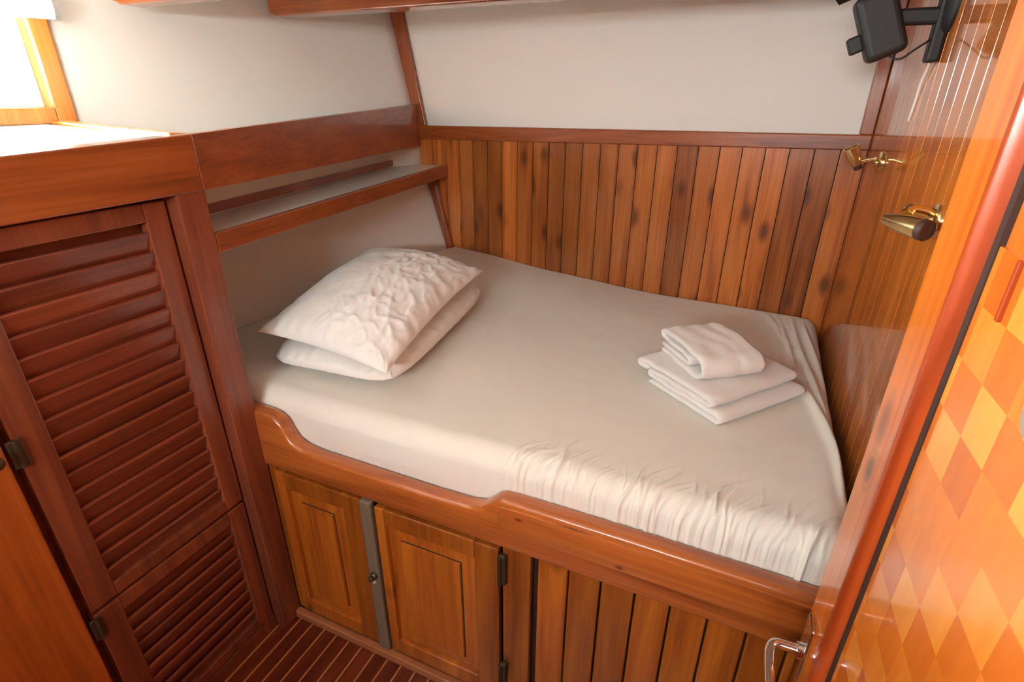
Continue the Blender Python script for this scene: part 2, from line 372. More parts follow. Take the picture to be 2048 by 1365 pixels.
def make_window(name, a, b, z0, z1):
    win = struct_empty(name, (xw((a+b)/2), (a+b)/2, z0))
    fr = MB()
    along(b-0.006, b+0.038, z0-0.04, z1+0.04, 0.014, 0.062, fr); along(a-0.038, a+0.006, z0-0.04, z1+0.04, 0.014, 0.062, fr)
    along(a+0.006, b-0.006, z0-0.04, z0+0.006, 0.014, 0.062, fr); along(a+0.006, b-0.006, z1-0.006, z1+0.04, 0.014, 0.062, fr)
    obj('window_frame', fr, W_win, win)
    sh = MB()
    along(b-0.022, b-0.006, z0+0.006, z1-0.006, -0.035, 0.055, sh, 0.002); along(a+0.006, a+0.022, z0+0.006, z1-0.006, -0.035, 0.055, sh, 0.002)
    along(a+0.022, b-0.022, z0+0.006, z0+0.016, -0.035, 0.055, sh, 0.002); along(a+0.022, b-0.022, z1-0.016, z1-0.006, -0.035, 0.055, sh, 0.002)
    obj('window_sash', sh, M_gloss_white, win)
    gl = MB(); along(a+0.022, b-0.022, z0+0.016, z1-0.016, -0.042, 0.046, gl, 0); obj('window_pane', gl, M_glass, win)
make_window('window_1', WY0, WY1, WZ0, WZ1)
make_window('added_fill_window', FY0, FY1, WZ0, WZ1)  # out-of-view window, added to bring in more daylight from the left

# lower hull side beside the berth (leans in towards its foot)
def xh(y, z):
    base = -1.70 + (y-0.90)*0.245
    return base - 0.34*(z-0.84)
hl = MB(); n = 8
for i in range(n):
    a = 0.88+(2.36-0.88)*i/n; b = 0.88+(2.36-0.88)*(i+1)/n
    hl.hexa([(xh(a, .6)-.03, a, .6), (xh(a, .6), a, .6), (xh(b, .6), b, .6), (xh(b, .6)-.03, b, .6),
             (xh(a, 1.262)-.03, a, 1.262), (xh(a, 1.262), a, 1.262), (xh(b, 1.262), b, 1.262), (xh(b, 1.262)-.03, b, 1.262)])
bmesh.ops.remove_doubles(hl.bm, verts=hl.bm.verts, dist=0.0005)
obj('wall_hull', hl, M_white, kind='structure', smooth=True)
# white strip of wall between shelf and fascia, and the ledge over it
def pl(mb, A, B, th, z0a, z1a, z0b, z1b, bev=0.0):
    """board standing on line A-B, thickness th to the hull side"""
    A = Vector((A[0], A[1], 0)); B = Vector((B[0], B[1], 0)); d = (B-A).normalized(); nrm = Vector((-d.y, d.x, 0))*th
    mb.hexa([(A.x, A.y, z0a), (B.x, B.y, z0b), (B.x+nrm.x, B.y+nrm.y, z0b), (A.x+nrm.x, A.y+nrm.y, z0a),
             (A.x, A.y, z1a), (B.x, B.y, z1b), (B.x+nrm.x, B.y+nrm.y, z1b), (A.x+nrm.x, A.y+nrm.y, z1a)], bev); return mb
obj('wall_recess', pl(MB(), (-1.36, 0.88), (-1.615, 2.335), 0.02, 1.28, 1.45, 1.28, 1.45), M_white, kind='structure')
obj('trim_4', pl(MB(), (-1.352, 0.88), (-1.603, 2.333), 0.009, 1.293, 1.320, 1.293, 1.318), W_trim_y, kind='structure')
lg = MB(); lg.hexa([(-2.05, 0.96, 1.43), (-1.19, 0.90, 1.43), (-1.535, 2.33, 1.43), (-1.56, 2.34, 1.43), (-2.05, 0.96, 1.445), (-1.19, 0.90, 1.445), (-1.535, 2.33, 1.445), (-1.56, 2.34, 1.445)])
obj('trim_5', lg, M_white, kind='structure')
# fascia board over the shelf, flaring outboard as it runs aft
obj('trim_6', pl(MB(), (-1.163, 0.872), (-1.512, 2.323), 0.025, 1.395, 1.517, 1.372, 1.556, 0.002), W_trim_y, kind='structure')
# slanting batten where hull meets the aft bulkhead under the shelf
m = MB(); m.hexa([(-1.36, 2.285, 0.84), (-1.325, 2.285, 0.84), (-1.325, 2.307, 0.84), (-1.36, 2.307, 0.84),
                  (-1.485, 2.292, 1.27), (-1.445, 2.292, 1.27), (-1.445, 2.315, 1.27), (-1.485, 2.315, 1.27)], 0.003)
obj('trim_7', m, W_trim_z, kind='structure')

# rear wall behind the camera and the side forward of the cabinet
TX0, TX1, TZ0, TZ1 = -0.85, 0.05, 1.70, 1.88  # opening for the added fill transom
obj('wall_front', MB().box(-3.0, TX0, -1.34, -1.3, 0, CEIL).box(TX1, 0.36, -1.34, -1.3, 0, CEIL).box(TX0, TX1, -1.34, -1.3, TZ1, CEIL).box(TX0, TX1, -1.34, -1.3, 0, TZ0), W_side, kind='structure')
tw_ = struct_empty('added_fill_transom', ((TX0+TX1)/2, -1.3, TZ0))  # unseen transom, added as a source of fill daylight
obj('window_frame', MB().box(TX0-0.03, TX0+0.01, -1.345, -1.288, TZ0-0.03, TZ1+0.03, 0.003).box(TX1-0.01, TX1+0.03, -1.345, -1.288, TZ0-0.03, TZ1+0.03, 0.003)
    .box(TX0+0.01, TX1-0.01, -1.345, -1.288, TZ0-0.03, TZ0+0.01, 0.003).box(TX0+0.01, TX1-0.01, -1.345, -1.288, TZ1-0.01, TZ1+0.03, 0.003), W_win, tw_)
obj('window_pane', MB().box(TX0+0.01, TX1-0.01, -1.322, -1.318, TZ0+0.01, TZ1-0.01), M_glass, tw_)
# ceiling beams
for i, (y0, y1, xl, lab) in enumerate(((1.745, 1.83, -1.73, 'varnished ceiling beam nearer the wood-panelled back wall'), (1.235, 1.31, -1.83, 'varnished ceiling beam nearer the window, its tip just showing'))):
    zb = 1.857 if i == 0 else 1.838
    m = MB(); m.prism_y([(xl, zb), (XR, zb+0.004), (XR, CEIL), (xl-0.03, CEIL), (xl-0.03, zb+0.012)], y0, y1, 0.006, 3)
    o = obj('ceiling_beam', m, W_berth_x, origin=(-0.7, (y0+y1)/2, zb)); o['label'] = lab; o['category'] = 'beam'; o['group'] = 'ceiling beams'

# ------------------------------------------------------------------ louvred cabinet on the left
LC = thing('louvered_cabinet', 'tall dark red louvered cabinet below the bright window ledge, left of the bed', 'cabinet', (-1.2, 0.2, 0))
XL = -1.2
obj('post', MB().box(-1.245, -1.165, 0.803, 0.876, 0, 1.396, 0.004), W_louv_z, LC)
obj('side_panel', MB().box(-1.98, -1.245, 0.85, 0.872, 0, 1.42), W_louv_z, LC)
obj('carcass', MB().box(-1.26, -1.236, -1.28, 0.85, 0, 1.43), W_louv, LC)
fs_ = MB(); fs_.hexa([(-1.215, -1.28, 1.375), (-1.18, -1.28, 1.375), (-1.163, 0.871, 1.395), (-1.215, 0.871, 1.395), (-1.215, -1.28, 1.43), (-1.18, -1.28, 1.43), (-1.163, 0.871, 1.517), (-1.215, 0.871, 1.517)], 0.003)
obj('fascia', fs_, W_trim_y, LC)
# white ledge board under the window, with a varnished edging
def edge_y(x): return 0.90 + (-1.19 - x)*0.2296
tb = MB(); tb.hexa([(-2.9, -1.28, 1.40), (-1.215, -1.28, 1.40), (-1.215, 0.85, 1.44), (-2.08, 1.045, 1.44), (-2.9, -1.28, 1.425), (-1.215, -1.28, 1.425), (-1.215, 0.85, 1.512), (-2.08, 1.045, 1.512)])
obj('top_board', tb, M_gloss_white, LC)
et = MB(); et.hexa([(-1.20, 0.846, 1.44), (-1.20, 0.90, 1.44), (-1.995, 1.085, 1.44), (-2.0, 1.043, 1.44), (-1.20, 0.846, 1.520), (-1.20, 0.90, 1.516), (-1.995, 1.085, 1.522), (-2.0, 1.043, 1.520)], 0.004)
obj('edge_trim', et, W_win, LC)
def louvre_door(z0, z1, hinge_zs):
    d = obj('louvered_door', MB().box(XL-0.025, XL, 0.745, 0.797, z0, z1, 0.003).box(XL-0.025, XL, 0.385, 0.443, z0, z1, 0.003)
            .box(XL-0.025, XL, 0.443, 0.745, z0, z0+0.035, 0.002).box(XL-0.025, XL, 0.443, 0.745, z1-0.04, z1, 0.002), W_louv_z, LC)
    s = MB(); z = z0+0.05
    while z < z1-0.05:
        M_ = Matrix.Translation((XL-0.014, 0, z)) @ Matrix.Rotation(math.radians(-72), 4, 'Y')
        s.box(-0.027, 0.027, 0.440, 0.748, -0.0045, 0.0045, 0.002, 1, M=M_)
        z += 0.0445
    obj('louver_slats', s, W_louv, d)
    for hz in hinge_zs:
        obj('hinge', MB().box(XL, XL+0.006, 0.372, 0.398, hz-0.03, hz+0.03, 0.002).tube([(XL+0.006, 0.385, hz-0.03), (XL+0.006, 0.385, hz+0.03)], 0.005), M_bronze, d)
louvre_door(0.535, 1.383, (0.975, 1.28))
louvre_door(0.06, 0.525, (0.49,))
obj('plinth', MB().box(XL-0.02, XL, 0.385, 0.80, 0, 0.055, 0.002), W_louv_z, LC)
obj('front_panel', MB().box(XL-0.03, XL+0.008, -1.28, 0.366, 0, 1.37, 0.004), W_side, LC)
obj('knob', MB().lathe((XL+0.008, 0.343, 0.985), (1, 0, 0), [(0, 0.008), (0.008, 0.006), (0.014, 0.013), (0.022, 0.012), (0.026, 0.004)]), M_bronze, LC, smooth=True)

# ------------------------------------------------------------------ shelf over the berth
SH = thing('shelf', 'long white-topped shelf with a varnished front edge above the pillows', 'shelf', (-1.3, 1.6, 1.26))
sb = MB(); sb.hexa([(-1.362, 0.878, 1.262), (-1.185, 0.878, 1.262), (-1.384, yb(-1.38)-0.002, 1.262), (-1.61, yb(-1.61)-0.002, 1.262),
                    (-1.362, 0.878, 1.288), (-1.185, 0.878, 1.288), (-1.384, yb(-1.38)-0.002, 1.288), (-1.61, yb(-1.61)-0.002, 1.288)])
obj('shelf_board', sb, M_gloss_white, SH)
obj('shelf_edge', pl(MB(), (-1.165, 0.877), (-1.362, yb(-1.36)-0.001), 0.02, 1.246, 1.294, 1.240, 1.295, 0.003), W_trim_y, SH)

# ------------------------------------------------------------------ berth cabinet
BC = thing('berth_cabinet', 'varnished pine bed base with cupboard doors and plank front under the mattress', 'bed base', (-0.45, 0.9, 0))
YF = 0.876
rail_top = [(-1.20, .802), (-1.13, .800), (-1.10, .795), (-1.078, .780), (-1.065, .755), (-1.05, .728), (-1.02, .712), (-0.97, .705), (-0.80, .703), (-0.60, .701), (-0.50, .704), (-0.468, .712), (-0.447, .730), (-0.430, .748), (-0.41, .757), (-0.38, .758), (-0.1, .756), (0.2, .750), (0.30, .748)]
rail = MB().prism_y([(-1.20, 0.618)] + rail_top + [(0.30, 0.605)], 0.868, 0.914, 0.011, 3)
obj('top_rail', rail, W_berth_x, BC, smooth=True)
obj('rail_capping', MB().prism_y([(-0.405, .672), (-0.42, .71), (-0.412, .742), (-0.36, .744), (0.30, .735), (0.30, .662)], 0.862, 0.872, 0.004, 2), W_berth_x, BC, smooth=True)
obj('kick_trim', MB().box(-1.165, 0.30, 0.852, 0.874, 0, 0.03, 0.003), M_baset, BC)
obj('frame', MB().box(-1.165, -1.135, YF, YF+0.02, 0.03, 0.62, 0.002).box(-0.412, -0.338, YF, YF+0.02, 0.03, 0.612, 0.003)
    .box(-1.135, -0.412, YF+0.01, YF+0.02, 0.0, 0.045), W_berth_z, BC)
obj('carcass', MB().box(-1.165, 0.30, YF+0.024, YF+0.034, 0, 0.62), M_gap, BC)
pk = MB(); x = -0.322
while x < 0.29:
    x2 = min(x+0.0765, 0.30); pk.box(x+0.002, x2-0.002, YF+0.002, YF+0.02, 0.03, 0.612, 0.0035, 2); x = x2
obj('plank_front', pk, W_berth_z, BC)
def cup_door(x0, x1, z0, z1, sl, sr):
    y0 = YF-0.012; y1 = YF+0.008
    m = MB(); m.box(x0, x0+sl, y0, y1, z0, z1, 0.003); m.box(x1-sr, x1, y0, y1, z0, z1, 0.003)
    m.box(x0+sl, x1-sr, y0, y1, z1-0.055, z1, 0.003); m.box(x0+sl, x1-sr, y0, y1, z0, z0+0.055, 0.003)
    d = obj('door', m, W_berth_z, BC)
    p = MB(); a, b, c, e = x0+sl, x1-sr, z0+0.055, z1-0.055; q = 0.045
    # raised and fielded panel: sunk border sloping up to the field
    p.hexa([(a, y1-0.004, c), (b, y1-0.004, c), (b, y1, c), (a, y1, c), (a, y1-0.004, e), (b, y1-0.004, e), (b, y1, e), (a, y1, e)])
    def ring(ins, y): return [(a+ins, y, c+ins), (b-ins, y, c+ins), (b-ins, y, e-ins), (a+ins, y, e-ins)]
    r0 = [p.bm.verts.new(v) for v in ring(0.004, y1-0.005)]; r1 = [p.bm.verts.new(v) for v in ring(q, y0+0.011)]
    r2 = [p.bm.verts.new(v) for v in ring(q+0.001, y0+0.003)]
    for u, v in ((r0, r1), (r1, r2)):
        for i in range(4): p.bm.faces.new((u[i], u[(i+1) % 4], v[(i+1) % 4], v[i]))
    p.bm.faces.new(r2); bmesh.ops.recalc_face_normals(p.bm, faces=p.bm.faces)
    pn = obj('door_panel', p, W_berth_z, d)
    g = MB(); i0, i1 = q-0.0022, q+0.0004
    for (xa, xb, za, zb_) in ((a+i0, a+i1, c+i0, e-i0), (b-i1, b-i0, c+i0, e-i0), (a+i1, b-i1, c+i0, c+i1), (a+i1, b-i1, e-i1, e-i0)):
        g.box(xa, xb, y0+0.0095, y0+0.012, za, zb_)  # thin dark strips paint shade and dirt around the raised field
    obj('groove_shade_and_dirt', g, M_gap, d); return d
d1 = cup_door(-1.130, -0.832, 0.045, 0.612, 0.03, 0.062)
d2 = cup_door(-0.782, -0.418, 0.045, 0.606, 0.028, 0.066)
for hz in (0.545, 0.15):
    obj('hinge', MB().box(-0.417, -0.398, YF-0.016, YF-0.001, hz-0.048, hz+0.048, 0.004).tube([(-0.412, YF-0.018, hz-0.046), (-0.412, YF-0.018, hz+0.046)], 0.005), M_bronze, d2)
obj('batten', MB().box(-0.828, -0.790, YF-0.018, YF+0.004, 0.035, 0.617, 0.006, 3), M_greytape, BC, label='grey batten between the doors')
obj('latch', MB().lathe((-0.806, YF-0.018, 0.352), (0, -1, 0), [(0, 0.012), (0.006, 0.012), (0.010, 0.008), (0.018, 0.010), (0.022, 0.005)]), M_bronze, BC, smooth=True)
obj('striker', MB().lathe((-0.812, YF-0.018, 0.330), (0, -1, 0), [(0, 0.010), (0.004, 0.009), (0.006, 0.003)]), M_cable, BC, smooth=True)

# ------------------------------------------------------------------ mattress in its fitted sheet
def smooth01(t): t = max(0, min(1, t)); return t*t*(3-2*t)
def mat_top(x, y):
    z = 0.838
    z += 0.050*smooth01((-x-0.75)/0.7)*smooth01((y-1.3)/0.9)           # curls up against the hull
    z += 0.018*smooth01((y-1.7)/0.4)*smooth01((-x-0.1)/0.8)
    z += 0.006*noise.noise(Vector((x*2.2, y*2.2, 3.1)))
    z += 0.004*math.sin(6*x+1)*smooth01((y-1.9)/0.25)
    return z
gathers = []
rg = random.Random(4)
for i in range(150):
    gx = rg.uniform(-0.44, 0.285); p_ = rg.random()
    if p_ < 0.30: gathers.append((gx, rg.uniform(0.1, 0.9), rg.uniform(0.0030, 0.0052), rg.uniform(0.0030, 0.0055), rg.uniform(0.07, 0.13)))
    else: gathers.append((gx, rg.uniform(0.0, 0.7), rg.uniform(0.0012, 0.0026), rg.uniform(0.0022, 0.0036), rg.uniform(0.03, 0.085)))
# tension folds running down the right-hand side: start, end, height, width
folds = [((0.20, 2.10), (0.288, 1.20), 0.010, 0.012), ((0.155, 2.06), (0.283, 1.15), 0.009, 0.010), ((0.245, 2.08), (0.292, 1.40), 0.008, 0.010),
         ((0.215, 1.75), (0.285, 1.10), 0.009, 0.009), ((0.12, 2.12), (0.20, 1.82), 0.004, 0.008), ((0.255, 1.60), (0.288, 1.05), 0.006, 0.008),
         ((0.17, 1.80), (0.262, 1.33), 0.004, 0.008), ((0.10, 2.14), (0.16, 2.0), 0.004, 0.010)]
def disp(x, y):
    h = 0
    dy = y-0.915
    if dy < 0.20:
        for gx, sl, am, wd, ln in gathers:
            if dy > ln*1.5: continue
            c = gx + sl*dy + 0.006*math.sin(dy*50+gx*40)
            u = (x-c)/wd
            if abs(u) < 3: h += am*math.exp(-u*u)*smooth01(1-dy/(ln*1.5))
    if x > -0.05:
        for (ax, ay), (bx, by), am, wd in folds:
            dx_, dy_ = bx-ax, by-ay; l = math.hypot(dx_, dy_); t = ((x-ax)*dx_+(y-ay)*dy_)/(l*l)
            if -0.1 < t < 1.15:
                px_, py_ = ax+dx_*t, ay+dy_*t
                s = math.copysign(math.hypot(x-px_, y-py_), x-px_) + 0.006*math.sin(t*7+ax*30)
                w_ = wd*(0.7+0.6*t)
                h += am*math.exp(-(s/w_)**2)*smooth01((t+0.1)/0.3)*smooth01((1.15-t)/0.3) - 0.35*am*math.exp(-((s-1.8*w_)/w_)**2)*smooth01((t+.1)/.3)*smooth01((1.15-t)/.3)
    h += 0.0012*noise.noise(Vector((x*18, y*18, 0)))
    return h
def mattress():
    bm = bmesh.new(); NX = 620; r = 0.055
    def xpos(j): return j/150*0.6315 if j <= 150 else 0.6315 + (j-150)/(NX-150)*(1-0.6315)
    def corner(t, n_edge):  # parametrise 0..1 into flat centre with denser ends
        return t
    # v rows: front skirt rows, rounding rows, top rows, back rows
    front = [(0.0, -0.215), (0.0, -0.17), (0.0, -0.135), (0.0, -0.115), (0.0, -0.10), (0.0, -0.085), (0.001, -0.07)]
    for k in range(1, 15):
        a = k/14*math.pi/2; front.append((r*(1-math.cos(a)), -r*(1-math.sin(a))))
    tops = []
    n = 210
    rows = []
    for dy, dz in front: rows.append(('f', dy, dz))
    for i in range(1, n): rows.append(('t', (i/n)**1.25, 0))
    for k in range(13, -1, -1):
        a = k/14*math.pi/2; rows.append(('b', 0.03*(1-math.cos(a)), -0.04*(1-math.sin(a))))
    rows.append(('b', 0, -0.12))
    grid = []
    for kind, a, dz in rows:
        row = []
        for j in range(NX+1):
            u = xpos(j)
            # x parametrisation with rounding at the right side
            x_lin = -1.72 + (0.292+1.72)*u
            y0 = 0.9165; y1 = yb(min(x_lin, XR)) - 0.006
            if kind == 'f': y = y0 + a
            elif kind == 't': y = (y0+r) + (y1-0.03-y0-r)*a
            else: y = y1 - a
            x = x_lin
            xl = xh(y, 0.84)+0.012
            x = xl + (0.292-xl)*u
            h = disp(x, max(y, 0.9165)) if kind != 'b' else 0.0
            z = mat_top(x, y) + dz
            yy = y
            if kind == 'f':
                ang = max(0.0, min(1.0, (dz+r)/r)) if dz > -r else 0.0
                fade = smooth01((dz+0.16)/0.12)
                z += h*ang*fade; yy -= h*(1-ang)*fade*0.7
                # the sheet swells a little over the low stretch of the rail
                yy -= 0.006*math.exp(-((x+0.75)/0.3)**2)*(1-ang)*(1 if dz > -0.13 else 0)
            else: z += h
            # side rounding at the right
            e = 0.292 - x; rr = 0.05
            if e < rr: z -= rr - math.sqrt(max(0, rr*rr-(rr-e)**2)) if e > 0 else rr
            # corner pull-down at the near right corner
            row.append(bm.verts.new((x, yy, z)))
        # right skirt
        x, y, z = row[-1].co
        for d in (0.05, 0.12): row.append(bm.verts.new((x, y, min(z, max(0.63, z-d)))))
        grid.append(row)
    for A, B in zip(grid, grid[1:]):
        for j in range(len(A)-1): bm.faces.new((A[j], A[j+1], B[j+1], B[j]))
    bmesh.ops.recalc_face_normals(bm, faces=bm.faces)
    f = bm.faces[len(bm.faces)//2]; bm.normal_update()
    if bm.faces[:][len(bm.faces)//2].normal.z < 0: bmesh.ops.reverse_faces(bm, faces=bm.faces)
    return bm
mo = obj('mattress', mattress(), M_sheet, origin=(-0.6, 1.5, 0.62), smooth='all')
mo['label'] = 'thick berth mattress covered by a wrinkled cream fitted sheet'; mo['category'] = 'mattress'
obj('mattress_base', MB().box(-1.16, 0.29, 0.918, 2.14, 0.585, 0.615), W_berth_x, BC)

# ------------------------------------------------------------------ pillows
def fractal(v, o=4):
    s = 0; a = 1; f = 1
    for _ in range(o): s += a*noise.noise(v*f); a *= 0.5; f *= 2.03
    return s
def pillow(corners, zmid, thick, sag, crease, seed, name, label, bottom_flat=0.0, bend=None, ex=0.5, pin=1.0, rnd=0.0):
    """corners A,B,C,D in plan (near-left, near-right, far-right, far-left) each (x,y,z)"""
    A, B, C, D = [Vector(c) for c in corners]; N_ = 150; bm = bmesh.new(); rows = {}
    for s in (1, -1):
        for i in range(N_+1):
            for j in range(N_+1):
                u = -math.cos(math.pi*i/N_)*0.5+0.5; v = -math.cos(math.pi*j/N_)*0.5+0.5
                edge = i in (0, N_) or j in (0, N_)
                if s == -1 and edge: rows[s, i, j] = rows[1, i, j]; continue
                a = 2*u-1; b = 2*v-1
                # pinched sides between pointed corners
                ua = 0.5 + 0.5*a*(1-0.085*pin*(1-b*b)); vb = 0.5 + 0.5*b*(1-0.05*pin*(1-a*a))
                ra, rb_ = 2*ua-1, 2*vb-1
                ua = 0.5+0.5*ra*(1-rnd*rb_**6); vb = 0.5+0.5*rb_*(1-rnd*ra**6)
                P_ = A*(1-ua)*(1-vb) + B*ua*(1-vb) + C*ua*vb + D*(1-ua)*vb
                prof = ((1-a*a)**ex)*((1-b*b)**ex)
                hgt = thick*prof
                if s == -1: hgt *= -(1-bottom_flat)
                q = Vector((u*0.45*9+seed, v*0.7*9, 1.7*s))
                w_ = prof**0.5
                d = 0.010*fractal(q*0.6, 3)*w_
                if s == 1 and crease:
                    k = smooth01((u-0.28)/0.35)*0.85+0.15
                    rd = 0
                    for (fx, fy, am) in ((6.5, 5.0, 0.9), (12.0, 10.0, 0.75)):
                        n_ = noise.noise(Vector((u*fx*1.1+seed+0.8*noise.noise(q*.8), v*fy*1.5, 2.2)))
                        rd += am*(1-abs(n_)*3.2 if abs(n_) < .31 else 0)
                    d += crease*(rd-0.5)*k*w_*0.62
                # radiating puckers at the seams and corners
                em = min(1-abs(a), 1-abs(b))
                d += 0.0035*math.sin((u if abs(b) > abs(a) else v)*62+seed)*math.exp(-em/0.09)*min(1, em/0.02)
                z_ = P_.z + hgt*1 + d*(1 if s == 1 else 0.3) + (bend(u, v) if bend else 0)
                rows[s, i, j] = bm.verts.new((P_.x, P_.y, z_))
    for s in (1, -1):
        for i in range(N_):
            for j in range(N_):
                q = (rows[s, i, j], rows[s, i+1, j], rows[s, i+1, j+1], rows[s, i, j+1])
                try: bm.faces.new(q if s == 1 else q[::-1])
                except ValueError: pass
    bmesh.ops.recalc_face_normals(bm, faces=bm.faces)
    c = (A+B+C+D)/4
    o = obj(name, bm, M_pillow, origin=(c.x, c.y, zmid), smooth='all'); o['label'] = label; o['category'] = 'pillow'; o['group'] = 'bed pillows'
    return o
# lower pillow lies on the sheet
pillow([(-1.262, 1.015, 0.873), (-0.815, 1.035, 0.879), (-0.905, 1.80, 0.896), (-1.36, 1.76, 0.915)], 0.85, 0.062, 0, 0.005, 3.3, 'pillow',
       'plain white pillow underneath, lying flat on the sheet', 0.42, bend=lambda u, v: 0.010*math.sin(3.1*u)*(1-v), ex=0.33, pin=-0.1, rnd=0.085)
# upper pillow is plumper and crumpled on its right half
pillow([(-1.272, 1.020, 0.962), (-0.790, 0.985, 0.944), (-0.890, 1.735, 0.995), (-1.395, 1.73, 1.02)], 0.95, 0.106, 0, 0.0135, 11.9, 'pillow',
       'plump crumpled white pillow on top of the other pillow', 0.8)

# ------------------------------------------------------------------ folded towels
def ribbon(bm, path, th, L0, dirL, dirW, org, jit, seed):
    """sheet of towel: centre line path (w,z) thickened and carried along dirL"""
    P_ = [Vector((p[0], p[1])) for p in path]; n = len(P_); left = []; rightp = []
    for i, p in enumerate(P_):
        t = (P_[min(i+1, n-1)]-P_[max(i-1, 0)]).normalized(); nn = Vector((-t.y, t.x))
        left.append(p+nn*th/2); rightp.append(p-nn*th/2)
    # rounded ends
    def cap(c, a, b):
        d = (a-c); out = []
        for k in range(1, 5):
            ang = math.pi*k/5; out.append(c + Vector((d.x*math.cos(ang)-d.y*math.sin(ang), d.x*math.sin(ang)+d.y*math.cos(ang))))
        return out
    loop = left + cap(P_[-1], left[-1], rightp[-1])[::1] + rightp[::-1] + cap(P_[0], rightp[0], left[0])
    # end cap orientation check
    e = cap(P_[-1], left[-1], rightp[-1])
    t = (P_[-1]-P_[-2]).normalized()
    if (e[2]-P_[-1]).dot(t) < 0:
        loop = left + [P_[-1]*2 - (v) for v in e][::-1] + rightp[::-1] + [P_[0]*2 - v for v in cap(P_[0], rightp[0], left[0])][::-1]
    M_ = 26; rings = []
    for k in range(M_+1):
        s = k/M_; inset = 0.35*th*(math.exp(-s*18)+math.exp(-(1-s)*18)); ring = []
        for idx, v in enumerate(loop):
            c = P_[min(idx, n-1)] if idx < n else (P_[max(0, min(n-1, n-1-(idx-n-4)))])
            q = v + (c-v)*min(0.5, inset/th)
            w_ = q.x + jit*noise.noise(Vector((s*5+seed, q.y*18, 0))); z_ = q.y + jit*0.7*noise.noise(Vector((s*6, q.x*14, seed)))*min(1, q.y/0.02)
            ring.append(bm.verts.new(org + dirL*(L0*s + 0.004*noise.noise(Vector((q.x*25, q.y*60, seed+s)))) + dirW*w_ + Vector((0, 0, z_))))
        rings.append(ring)
    m = len(loop)
    for A, B in zip(rings, rings[1:]):
        for i in range(m): bm.faces.new((A[i], A[(i+1) % m], B[(i+1) % m], B[i]))
    # end faces as strips between matching sides
    for ring, fl in ((rings[0], False), (rings[-1], True)):
        a = ring[:n]; b = ring[n+4:n+4+n][::-1]
        for i in range(n-1):
            q = (a[i], a[i+1], b[i+1], b[i]); bm.faces.new(q[::-1] if fl else q)
        e1 = [a[-1]] + ring[n:n+4] + [b[-1]]; bm.faces.new(e1); e0 = [b[0]] + ring[n+4+n:] + [a[0]]; bm.faces.new(e0)
    bmesh.ops.recalc_face_normals(bm, faces=bm.faces)
def arc(cx, cz, r, a0, a1, n=9): return [(cx+r*math.cos(math.radians(a0+(a1-a0)*k/n)), cz+r*math.sin(math.radians(a0+(a1-a0)*k/n))) for k in range(n+1)]
def seg(x0, z0, x1, z1, n=12, wob=0.0): return [(x0+(x1-x0)*k/n, z0+(z1-z0)*k/n+wob*math.sin(math.pi*k/n)) for k in range(1, n)]
def towel(name, A, B, length, path, th, z, label, jit, seed):
    A = Vector((A[0], A[1], 0)); B = Vector((B[0], B[1], 0)); dW = (B-A).normalized(); dL = Vector((-dW.y, dW.x, 0))
    bm = bmesh.new(); ribbon(bm, path, th, length, dL, dW, Vector((A.x, A.y, z)), jit, seed)
    c = (A+B)/2 + dL*length/2
    o = obj(name, bm, M_towel, origin=(c.x, c.y, z), smooth='all'); o['label'] = label; o['category'] = 'towel'; o['group'] = 'folded towels'
    return o
W1 = 0.285; t = 0.0105
# bath towel folded in four layers: bottom pair then the top pair wrapped over
p1 = seg(0.035, 0.006, W1-0.010, 0.006, 16) + arc(W1-0.004, 0.0125, 0.0065, -90, 90) + seg(W1-0.012, 0.019, 0.030, 0.020, 16)
towel('folded_towel', (-0.225, 1.425), (0.022, 1.238), 0.40, p1, 0.012, 0.838, 'flat lowest folded bath towel, the bottom layer of the towel stack', 0.004, 2.0) if False else None
path = (seg(0.028, 0.007, W1-0.004, 0.007, 16) + arc(W1+0.002, 0.0155, 0.0085, -88, 88) + seg(W1-0.004, 0.024, 0.05, 0.025, 16)
        + arc(0.040, 0.0325, 0.0075, 270, 95, 8) + seg(0.05, 0.040, W1-0.035, 0.039, 14) + arc(W1-0.030, 0.0475, 0.0085, -90, 88, 8)
        + seg(W1-0.035, 0.056, 0.0, 0.056, 16, 0.002) + arc(-0.005, 0.048, 0.008, 92, 260, 8) + seg(0.0, 0.040, 0.028, 0.041, 4))
towel('folded_towel', (-0.222, 1.435), (0.006, 1.255), 0.335, path, 0.0125, 0.840, 'larger square folded bath towel lying on the sheet under the small one', 0.005, 5.0)
W2 = 0.155
path2 = (seg(0.005, 0.008, W2-0.02, 0.008, 12) + arc(W2-0.015, 0.035, 0.027, -90, 90, 14) + seg(W2-0.02, 0.062, 0.012, 0.066, 12, 0.006)
         + arc(0.012, 0.056, 0.0095, 92, 262, 8) + seg(0.02, 0.046, W2-0.045, 0.044, 10) + arc(W2-0.045, 0.035, 0.0095, 88, -88, 8) + seg(W2-0.05, 0.0255, 0.0, 0.026, 8))
towel('folded_towel', (-0.186, 1.520), (-0.036, 1.325), 0.185, [(a*1.35, b) for a, b in path2], 0.0155, 0.902, 'small thick rolled-over hand towel on top of the larger towel', 0.006, 9.0)

